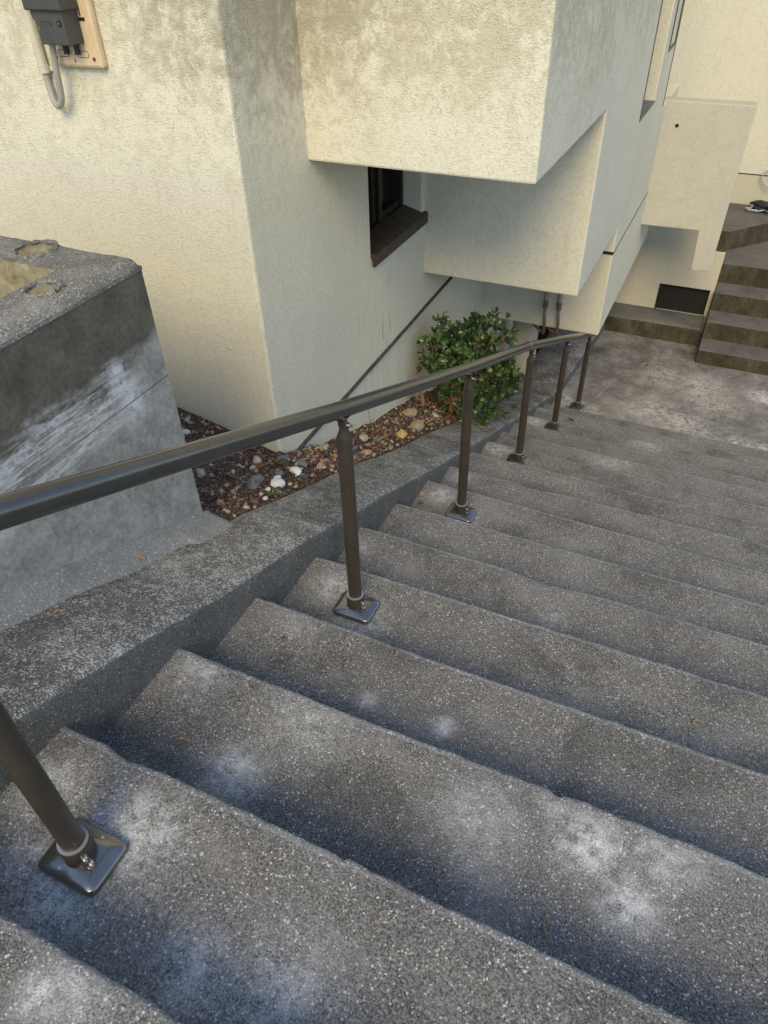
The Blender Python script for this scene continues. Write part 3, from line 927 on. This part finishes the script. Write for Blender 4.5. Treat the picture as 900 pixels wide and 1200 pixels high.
# brown leaf litter in the strip
mb = MB()
for i in range(520):
    if i < 170: x, y = rng_.uniform(-1.7, -.5), rng_.gauss(2.17, .09)
    else: x, y = rng_.uniform(-.64, -.35), rng_.uniform(2.3, 4.3)
    if y > 2.29 and x < -.65 or y < 1.42: continue
    z = soil_z(x, y)+.008
    l = rng_.uniform(.010, .028); a = rng_.uniform(0, 6.28); w = l*rng_.uniform(.12, .45)
    dx, dy = math.cos(a)*l, math.sin(a)*l; ex, ey = -math.sin(a)*w, math.cos(a)*w
    t1, t2, t3 = [rng_.uniform(-.006, .014) for _ in range(3)]
    mb.quad((x-dx, y-dy, z+t1), (x+ex, y+ey, z+t2), (x+dx, y+dy, z+t3), (x-ex, y-ey, z+t2*.3), rng_.choice((0, 0, 1)))
li = mb.build('leaf_litter', [MAT['litter'], MAT['twig']])
li['kind'] = 'stuff'; li['label'] = 'dry brown leaf litter along the foot of the walls'; li['category'] = 'leaf litter'

# ------------------------------------------------------------------ shrub
SHX = -.03
sh = thing('shrub', 'bushy evergreen shrub with glossy rounded leaves growing against the white wall', 'shrub', (-.42, 4.15, -1.62))
rs_ = random.Random(21)
mb = MB()
tips = []
def branch(p, d, l, r0, depth):
    pts = [p]; rad = [r0]
    q = Vector(p); d = Vector(d).normalized()
    n = 5
    for i in range(n):
        d = (d + Vector((rs_.gauss(0, .13), rs_.gauss(0, .13), rs_.gauss(.05, .10)))).normalized()
        q = q + d*l/n
        pts.append(q.copy()); rad.append(r0*(1-.55*(i+1)/n))
    mb.tube(pts, rad, 6)
    return pts, d
# crown envelope: union of lobes (centre, radii), uneven outline
lobes = [((-.46, 4.14, -1.10), (.17, .19, .22)), ((-.36, 4.10, -1.18), (.17, .16, .20)), ((-.42, 4.20, -1.24), (.17, .15, .20)), ((-.22, 4.22, -1.22), (.24, .22, .28)), ((-.07, 4.26, -1.45), (.16, .20, .26)), ((-.27, 4.26, -1.06), (.15, .16, .18)), ((-.12, 4.28, -1.05), (.14, .16, .20)), ((-.30, 4.12, -1.38), (.16, .16, .18)), ((-.16, 4.08, -1.52), (.12, .14, .16)), ((-.02, 4.18, -1.26), (.13, .14, .18))]
for c, rr in lobes:
    base = Vector((-.45+rs_.uniform(-.06, .10), 4.15+rs_.uniform(-.05, .08), -1.62))
    c = Vector(c)
    mid, d = branch(base, (c-base)+Vector((0, 0, .10)), (c-base).length*.72, .015, 0)
    for j in range(5):
        s_ = mid[rs_.choice((2, 3, 4, 5))]
        tgt = c + Vector([rs_.uniform(-.8, .8)*rr[k] for k in range(3)])
        branch(s_, tgt-s_, (tgt-s_).length, .006, 1)
pts, d = branch((-.55, 3.96, -1.58), (.05, .05, 1), .34, .022, 0)
branch((-.50, 3.98, -1.50), (-.6, -.5, .55), .30, .009, 0)
mb.build('stem', MAT['bark'], sh, smooth=True)
# leaf mesh: obovate, cupped, thick
def leaf_mesh():
    m = MB()
    outl = [(0, .0), (.10, .12), (.25, .30), (.45, .46), (.65, .52), (.82, .44), (.94, .25), (1.0, 0)]
    mid = [(x, 0, -.10*math.sin(x*3.1)+.12*x*x) for x, _ in outl]
    for sgn in (1, -1):
        for i in range(len(outl)-1):
            (x0, w0), (x1, w1) = outl[i], outl[i+1]
            a, b = mid[i], mid[i+1]
            c = (x1, sgn*w1*.48, mid[i+1][2]+.10*w1); e = (x0, sgn*w0*.48, mid[i][2]+.10*w0)
            if sgn > 0: m.quad(a, b, c, e)
            else: m.quad(a, e, c, b)
    o = m.build('leaf', MAT['leaf'], weld=True, smooth=True)
    me = o.data
    bpy.data.objects.remove(o)
    return me
LEAF = leaf_mesh()
lv = [v.co.copy() for v in LEAF.vertices]; lf = [tuple(p.vertices) for p in LEAF.polygons]
leaves = []
def rosette(p, d, n, s):
    d = Vector(d).normalized()
    q0 = d.to_track_quat('Z', 'Y').to_matrix()
    for i in range(n):
        az = i*2.4 + rs_.uniform(-.3, .3)
        tilt = RAD(rs_.uniform(20, 68))
        lq = q0 @ Matrix.Rotation(az, 3, 'Z') @ Matrix.Rotation(tilt - math.pi/2, 3, 'Y')
        sc = s*rs_.uniform(.7, 1.15)
        pos = Vector(p) - d*.010*i/n
        leaves.append((pos + Vector((SHX, 0, 0)), lq, sc))
made = 0
while made < 560:
    c, rr = rs_.choice(lobes)
    v = Vector((rs_.gauss(0, 1), rs_.gauss(0, 1), rs_.gauss(0, 1))).normalized()
    k = rs_.uniform(.55, 1.04)
    p = Vector([c[i]+v[i]*rr[i]*k for i in range(3)])
    if p.x < -.62 or p.z < soil_z(min(p.x, -.33), p.y)-.02: continue
    if p.x > .11: continue
    dd = v*.8 + Vector((rs_.gauss(0, .25), rs_.gauss(-.15, .25), .55))
    rosette(p, dd, rs_.randint(6, 8), .050)
    made += 1
for p in [(-.70+.06, 3.90, -1.30), (-.60, 3.86, -1.36), (-.57, 3.92, -1.33), (-.50, 3.95, -1.32), (-.45, 4.0, -1.22), (-.52, 3.9, -1.50)]:
    rosette(p, (rs_.gauss(0, .4), -.5, .8), 7, .048)
key = sorted(range(len(leaves)), key=lambda i: (leaves[i][0]-CAM_POS).length)
singles = set(key[:300])
mb = MB()
off = wloc(sh)
for i, (p, q, s_) in enumerate(leaves):
    if i in singles:
        o = bpy.data.objects.new('leaf', LEAF); COL.objects.link(o); o.parent = sh
        o.matrix_local = Matrix.Translation(p-off) @ q.to_4x4() @ Matrix.Scale(s_, 4)
    else:
        b = len(mb.v)
        for v in lv: mb.v.append(tuple(p + q @ (v*s_)))
        for f in lf: mb.f.append(tuple(b+k for k in f)); mb.mi.append(0)
fo = mb.build('foliage', MAT['leaf'], sh, smooth=True); fo['kind'] = 'stuff'

# ------------------------------------------------------------------ handrail
hr = thing('handrail', 'dark bronze tubular metal handrail descending along the left of the steps', 'handrail', (.262, 3.0, -1.2))
XH = .262
RAIL = [(-1.05, 1.201), (.165, .701), (1.349, .207), (2.506, -.263), (3.572, -.676), (4.866, -1.235), (6.24, -1.838)]
def zrail(y): return lerp_tab(RAIL, y)
RR = .0248
def ralong(y0, y1, n):
    return [(XH, y0+(y1-y0)*i/n, zrail(y0+(y1-y0)*i/n)) for i in range(n+1)]
MB().tube(ralong(-1.05, 3.57, 40), RR, 28).build('rail', MAT['railpaint'], hr, smooth=True, auto=50)
MB().tube(ralong(3.575, 6.235, 24), RR, 28).build('rail', MAT['railpaint'], hr, smooth=True, auto=50)
a, b = Vector((XH, 3.545, zrail(3.545))), Vector((XH, 3.60, zrail(3.60)))
MB().tube([a, a*.85+b*.15, a*.5+b*.5, a*.15+b*.85, b], [RR*1.02, RR*1.10, RR*1.13, RR*1.10, RR*1.02], 28).build('coupling', MAT['cover'], hr, smooth=True)
a, b = Vector((XH, 6.225, zrail(6.225))), Vector((XH, 6.262, zrail(6.262)))
MB().tube([a, a*.4+b*.6, b], [RR*1.08, RR*1.08, RR*.55], 24).build('end_cap', MAT['cover'], hr, smooth=True, auto=40)
def bolt_mesh():
    m = MB()
    m.tube([(-.002, 0, 0), (.008, 0, 0), (.0105, 0, 0)], [.0082, .0078, .0055], 12)
    m.tube([(.0105, 0, 0), (.016, 0, 0)], .0042, 8)
    o = m.build('bolt', MAT['bolt'], smooth=True, auto=35); me = o.data; bpy.data.objects.remove(o); return me
BOLT = bolt_mesh()
def screw_mesh():
    m = MB(); m.tube([(0, 0, 0), (0, 0, .0015)], [.0042, .0036], 10)
    o = m.build('screw', MAT['bolt'], smooth=True, auto=35); me = o.data; bpy.data.objects.remove(o); return me
SCREW = screw_mesh()
def cover_mesh():
    # shallow square cover with bowed sides, domed top rising to the collar
    m = MB()
    rings = [(1.0, .0), (1.02, .006), (1.0, .014), (.94, .018), (.60, .0235), (.40, .026)]
    seg = 64
    for (f, z) in rings:
        for j in range(seg):
            w = 2*math.pi*j/seg
            c, s_ = math.cos(w), math.sin(w)
            e = 9.0 if f > .9 else (5.0 if f > .5 else 2.0)
            k = (abs(c)**e + abs(s_)**e)**(-1.0/e)
            x = .072*f*k*c; y = .0565*f*k*s_
            if f <= .45: x, y = .0305*c, .0305*s_
            m.v.append((x, y, z))
    for i in range(len(rings)-1):
        for j in range(seg):
            l = (j+1) % seg
            m.f.append((i*seg+j, i*seg+l, (i+1)*seg+l, (i+1)*seg+j)); m.mi.append(0)
    m.f.append(tuple(reversed(range(seg)))); m.mi.append(0)
    m.f.append(tuple(range((len(rings)-1)*seg, len(rings)*seg))); m.mi.append(0)
    o = m.build('base_cover', MAT['cover'], smooth=True, auto=42); me = o.data; bpy.data.objects.remove(o); return me
COVER = cover_mesh()
for (k, y) in ((-2, -.99), (1, .165), (4, 1.349), (7, 2.506), (10, 3.688), (13, 4.866), (16, 6.027)):
    zb_ = -R*k
    zr = zrail(y)
    zt = zr - .068
    m = MB()
    m.lathe([(.0235, .02), (.0235, zt-zb_-.030), (.0215, zt-zb_-.022), (.0150, zt-zb_-.004), (.0135, zt-zb_+.004), (.0135, zt-zb_+.022)], (XH, y, zb_), 24)
    po = m.build('post', MAT['bronze'], hr, smooth=True, auto=60)
    po.name = 'post'
    inst('base_cover', COVER, po, (XH, y, zb_+.001))
    MB().lathe([(.0315, .015), (.0315, .074), (.0300, .0775), (.026, .0778)], (XH, y, zb_), 28).build('collar', MAT['bronze'], po, smooth=True, auto=40)
    MB().lathe([(.0298, .0765), (.0298, .0800), (.0238, .0803)], (XH, y, zb_), 28).build('gasket', MAT['ring'], po, smooth=True, auto=40)
    for zz in (.057, .030):
        a = RAD(-22 if zz > .04 else -16)
        inst('bolt', BOLT, po, (XH+.0312*math.cos(a), y+.0312*math.sin(a), zb_+zz), (0, 0, a))
    inst('screw', SCREW, po, (XH-.018, y-.040, zb_+.0225), (.15, 0, 0))
    inst('screw', SCREW, po, (XH+.018, y+.042, zb_+.0225), (-.15, 0, 0))
    # saddle: knuckle, pin and curved plate under the rail
    sl_ = (zrail(y+.05)-zrail(y-.05))/.1
    dv = Vector((0, 1, sl_)).normalized(); nv = Vector((0, -sl_, 1)).normalized()
    c = Vector((XH, y, zr)) - nv*(RR-.003)
    m = MB()
    rows = []
    for i in range(9):
        u = -1+2*i/8
        wv = .016*math.sqrt(max(0.02, 1-u*u*.9))
        for q, dz in ((-1, .006), (-.6, -.003), (.6, -.003), (1, .006)):
            pnt = c + dv*u*.042 + Vector((1, 0, 0))*q*wv*1.25 + nv*(dz - .0035*(1-u*u))
            m.v.append(tuple(pnt))
    for i in range(8):
        for j in range(3):
            a = i*4+j
            m.f.append((a, a+1, a+5, a+4)); m.mi.append(0)
    m.tube([Vector((XH, y, zt+.006)), Vector((XH, y, zt+.020)), c-nv*.003], [.0095, .0125, .016], 16)
    m.tube([Vector((XH-.013, y, zt+.018)), Vector((XH+.013, y, zt+.018))], .0095, 14)
    m.build('saddle', MAT['bronze'], po, smooth=True, auto=45)
    inst('bolt', BOLT, po, (XH+.0125, y, zt+.018))

# ------------------------------------------------------------------ electric box on cream wall
eb = thing('electric_meter_box', 'dark grey meter terminal cover on a yellowed back plate on the cream wall', 'meter box', (-1.33, YC, .8))
yw = YC
m = MB().box(-1.455, -1.203, yw-.032, yw-.0, .822, 1.32)
bp = m.build('back_plate', MAT['plate'], eb, bevel=.010)
m = MB().box(-1.440, -1.214, yw-.0335, yw-.030, .832, 1.31)
m.build('plate_face', MAT['plate'], bp)
for (x, z) in ((-1.425, .853), (-1.236, .853)):
    MB().tube([(x, yw-.0345, z), (x, yw-.0325, z)], .0075, 10).build('rusty_screw', MAT['rust'], bp)
def slot(x, z, w, h):
    m = MB(); n = 24
    for i in range(n):
        a = 2*math.pi*i/n
    path = []
    for i in range(n+1):
        a = 2*math.pi*i/n
        path.append((x+(w-h if math.cos(a) > 0 else -(w-h))+h*math.cos(a), yw-.0338, z+h*math.sin(a)))
    m.tube(path, .0012, 5, False)
    return m.build('slot', MAT['rust'], bp)
slot(-1.385, .868, .028, .011); slot(-1.285, .868, .028, .011)
MB().box(-1.335, -1.331, yw-.0345, yw-.033, .838, .853).build('slot', MAT['rust'], bp)
MB().box(-1.256, -1.250, yw-.0345, yw-.033, .990, 1.03).build('slot', MAT['frame'], bp)
MB().box(-1.265, -1.235, yw-.036, yw-.033, .975, .986).build('slot', MAT['frame'], bp)
for x in (-1.355, -1.300):
    MB().lathe([(.010, -.02), (.010, .03)], (x, yw-.045, .888), 12).build('plug', MAT['black'], bp, smooth=True, auto=40)
m = MB()
y0, y1 = yw-.115, yw-.034
m.prism([(-1.412, 1.002), (-1.408, .985), (-1.392, .977), (-1.388, .957), (-1.396, .946), (-1.393, .906), (-1.262, .906), (-1.262, 1.05), (-1.412, 1.05)], 'y', y0, y1)
cv = m.build('terminal_cover', MAT['plastic'], eb, bevel=.003)
MB().box(-1.425, -1.248, y0-.014, y1, 1.012, 1.30).build('meter_body', MAT['plastic'], eb, bevel=.006)
MB().box(-1.372, -1.322, y0-.0012, y0+.001, .966, .979).build('label_recess', MAT['dark'], cv)
MB().box(-1.368, -1.324, y0-.0020, y0-.0013, .967, .9765).build('label_plate', MAT['plastic'], cv)
MB().tube([(-1.283, y0-.003, .974), (-1.283, y0+.001, .974)], .010, 12).build('screw_well', MAT['dark'], cv)
MB().tube([(-1.283, y0-.0045, .974), (-1.283, y0+.001, .974)], .0042, 10).build('screw', MAT['bolt'], cv)
cn = thing('conduit', 'ivory plastic conduit pipe with a grey cable looping into the meter cover', 'conduit', (-1.53, YC, .7))
m = MB(); m.tube([(-1.522, yw-.022, 1.6), (-1.522, yw-.022, .815)], .0185, 16); m.build('pipe', MAT['conduit'], cn, smooth=True, auto=40)
m = MB(); m.lathe([(.0215, 0), (.0215, .03)], (-1.522, yw-.022, .795), 16); m.box(-1.522, -1.48, yw-.012, yw-.001, .80, .818); m.build('clip', MAT['conduit'], cn, smooth=True, auto=40)
loop = [(-1.522, yw-.022, .80), (-1.520, yw-.024, .75), (-1.511, yw-.03, .712), (-1.497, yw-.036, .690), (-1.478, yw-.042, .683), (-1.455, yw-.048, .694), (-1.436, yw-.054, .72), (-1.424, yw-.060, .765), (-1.410, yw-.066, .83), (-1.395, yw-.070, .89), (-1.388, yw-.072, .93)]
sm = []
for i in range(len(loop)-1):
    p0 = Vector(loop[max(i-1, 0)]); p1 = Vector(loop[i]); p2 = Vector(loop[i+1]); p3 = Vector(loop[min(i+2, len(loop)-1)])
    for k in range(4):
        t_ = k/4
        sm.append(.5*((2*p1)+(p2-p0)*t_+(2*p0-5*p1+4*p2-p3)*t_*t_+(3*p1-p0-3*p2+p3)*t_**3))
sm.append(Vector(loop[-1]))
MB().tube(sm, .0125, 12).build('cable', MAT['cable'], cn, smooth=True)

# ------------------------------------------------------------------ pipes below the second bay
for (x, lab) in ((-.082, 'thin tan drain pipe under the middle bay, the left one of the pair'), (.035, 'thin tan drain pipe under the middle bay, nearer the building corner')):
    dp = thing('drain_pipe', lab, 'pipe', (x, 5.55, -1.58), 'drain pipes under the middle bay')
    MB().tube([(x, 5.55, -.635), (x, 5.55, -1.30)], .019, 12).build('sleeve', MAT['pipe'], dp, smooth=True, auto=40)
    MB().tube([(x, 5.55, -1.28), (x, 5.55, -1.345)], .0215, 12).build('coupling', MAT['pipe2'], dp, smooth=True, auto=40)
    MB().tube([(x, 5.55, -1.34), (x+.008, 5.55, -1.45), (x+.015, 5.55, -1.555), (x+.008, 5.56, -1.585), (x-.03, 5.60, -1.58), (x-.12, 5.68, -1.565), (x-.20, 5.78, -1.56)], .0125, 12).build('tube', MAT['pipe2'], dp, smooth=True)

# ------------------------------------------------------------------ cords at the top of rear steps
cc = thing('cable_bundle', 'black tangle of cords and straps lying on the top rear step', 'cable', (1.48, 9.5, -1.577))
rc = random.Random(5)
for mi, (name, mat_, cnt_, rad) in enumerate((('cord', 'black', 5, .016), ('strap', 'hose', 2, .008), ('cord', 'blue', 1, .010))):
    for q in range(cnt_):
        pts = []
        ph = rc.uniform(0, 6); cx = 1.50+rc.uniform(-.08, .12); cy = 9.50+rc.uniform(-.06, .06)
        for i in range(26):
            w = ph + i*.30
            pts.append((cx+(.13+.05*math.sin(i*.6+q))*math.cos(w), cy+.075*math.sin(w), -1.577+.02+.012*(q % 4)+.018*math.sin(i*.8+q)**2+rad))
        MB().tube(pts, rad, 8).build(name, MAT[mat_], cc, smooth=True)
m = MB()
pts = []
for i in range(24):
    w = 1.2 + i*.22
    pts.append((1.43+.095*math.cos(w)+.004*i, 9.66-.002*i, -1.255+.085*math.sin(w)))
tag(m.tube(pts, .0075, 8).build('hose_loop', MAT['hose'], smooth=True), 'thin pale grey hose loop against the rear wall above the cords', 'hose')

# ------------------------------------------------------------------ fallen leaves and twigs
def dry_leaf(x, y, z, l, ang, lab, mat_='dryleaf', tw=False):
    m = MB()
    c, s_ = math.cos(ang), math.sin(ang)
    if tw:
        pts = [(x+c*l*(i/5-.5)-s_*l*.10*math.sin(i*.8), y+s_*l*(i/5-.5)+c*l*.10*math.sin(i*.8), z+.004+.003*math.sin(i*1.1)) for i in range(6)]
        m.tube(pts, [.0012, .0022, .0026, .0022, .0018, .001], 6)
        m.tube([pts[2], (pts[2][0]-s_*l*.18, pts[2][1]+c*l*.18, z+.006)], [.002, .001], 5)
        tag(m.build('dry_twig', MAT['twig'], smooth=True), lab, 'twig', 'dry twigs on the steps')
        return
    outl = [(-.5, 0), (-.3, .16), (0, .22), (.3, .15), (.5, 0)]
    for i in range(4):
        (a, w0), (b_, w1) = outl[i], outl[i+1]
        def P(u, w, h): return (x+c*u*l-s_*w*l, y+s_*u*l+c*w*l, z+.004+h)
        h0, h1 = .006*math.cos(a*4), .006*math.cos(b_*4)
        m.quad(P(a, 0, h0*.3), P(b_, 0, h1*.3), P(b_, w1, h1+.003), P(a, w0, h0+.003))
        m.quad(P(a, 0, h0*.3), P(a, -w0, h0+.003), P(b_, -w1, h1+.003), P(b_, 0, h1*.3))
    tag(m.build('fallen_leaf', MAT[mat_], weld=True), lab, 'leaf', 'fallen leaves')
zc_ = zcurb
dry_leaf(-.325, 1.006, zc_(1.006)+.006, .035, .3, 'orange-brown leaf scrap on the curb below the planter joint')
dry_leaf(-.255, .64, zc_(.64)+.004, .034, 1.1, 'small tan twig on the speckled curb top', tw=True)
dry_leaf(.057, .671, -.317, .040, .9, 'tan twig on the third step close to the curb face', tw=True)
dry_leaf(.194, .53, -.317, .040, .4, 'forked tan twig on the step beyond the first post', tw=True)
dry_leaf(1.143, .485, -.317, .060, 1.9, 'curved pale twig on the broad step at the lower right', tw=True)
dry_leaf(.783, .897, -.475, .030, .9, 'short pale twig beside the white splash on the fourth step', tw=True)
dry_leaf(1.424, 1.357, -.633, .036, .5, 'tiny pale twig at right side of the fifth step', tw=True)
dry_leaf(.176, 1.02, -.475, .022, .3, 'small dark red leaf on the step in front of the second post', 'litter')
dry_leaf(.037, 2.50, -1.108, .040, .8, 'dark red leaf on the step left of the third post', 'litter')
dry_leaf(.015, 2.56, -1.108, .034, .2, 'orange leaf beside the dark red one left of the third post')
dry_leaf(-.10, 3.98, zc_(3.98)+.004, .055, .2, 'orange-brown leaf on the curb beneath the shrub')
dry_leaf(-.19, 3.72, zc_(3.72)+.004, .040, 1.0, 'small pinkish leaf on the curb below the shrub, left one')
dry_leaf(.20, 4.86, -2.059, .035, .4, 'tiny orange leaf on the pale step beside the fifth post')
dry_leaf(.33, 5.30, -2.217, .070, -.6, 'bright green narrow leaf on the step by the fifth post', 'leaf')
dry_leaf(.72, 7.15, ZL, .070, 1.0, 'yellowish leaf lying on the landing near the low kerb', 'twig')
# grass sprout at the curb
gs = MB()
for i in range(9):
    a = rc.uniform(0, 6.28); l = rc.uniform(.015, .035)
    p0 = Vector((-.352, 1.78, soil_z(-.352, 1.78)))
    gs.tube([p0, p0+Vector((math.cos(a)*l*.3, math.sin(a)*l*.3, l*.8)), p0+Vector((math.cos(a)*l*.8, math.sin(a)*l*.8, l))], [.0022, .0018, .0004], 5)
tag(gs.build('grass_sprout', MAT['leaf'], smooth=True), 'tiny green grass sprout between the white chips at the curb', 'grass')
# bare weed stalks by the wall
for (x, y, h_, lab) in ((-.62, 3.28, .24, 'thin dry weed stalk against the white wall above the yellow rock'), (-.60, 2.98, .10, 'short red-brown weed stalk by the wall behind the second post')):
    w_ = MB(); p0 = Vector((x, y, soil_z(x, y)))
    w_.tube([p0, p0+Vector((.0, -.03, h_*.5)), p0+Vector((.01, -.10, h_))], [.002, .0016, .0008], 5)
    w_.tube([p0+Vector((.0, -.03, h_*.5)), p0+Vector((.01, .03, h_*.85))], [.0014, .0006], 5)
    w_.tube([p0, p0+Vector((.01, .05, h_*.6))], [.0016, .0006], 5)
    tag(w_.build('weed_stalk', MAT['twig'], smooth=True), lab, 'weed', 'dry weed stalks')
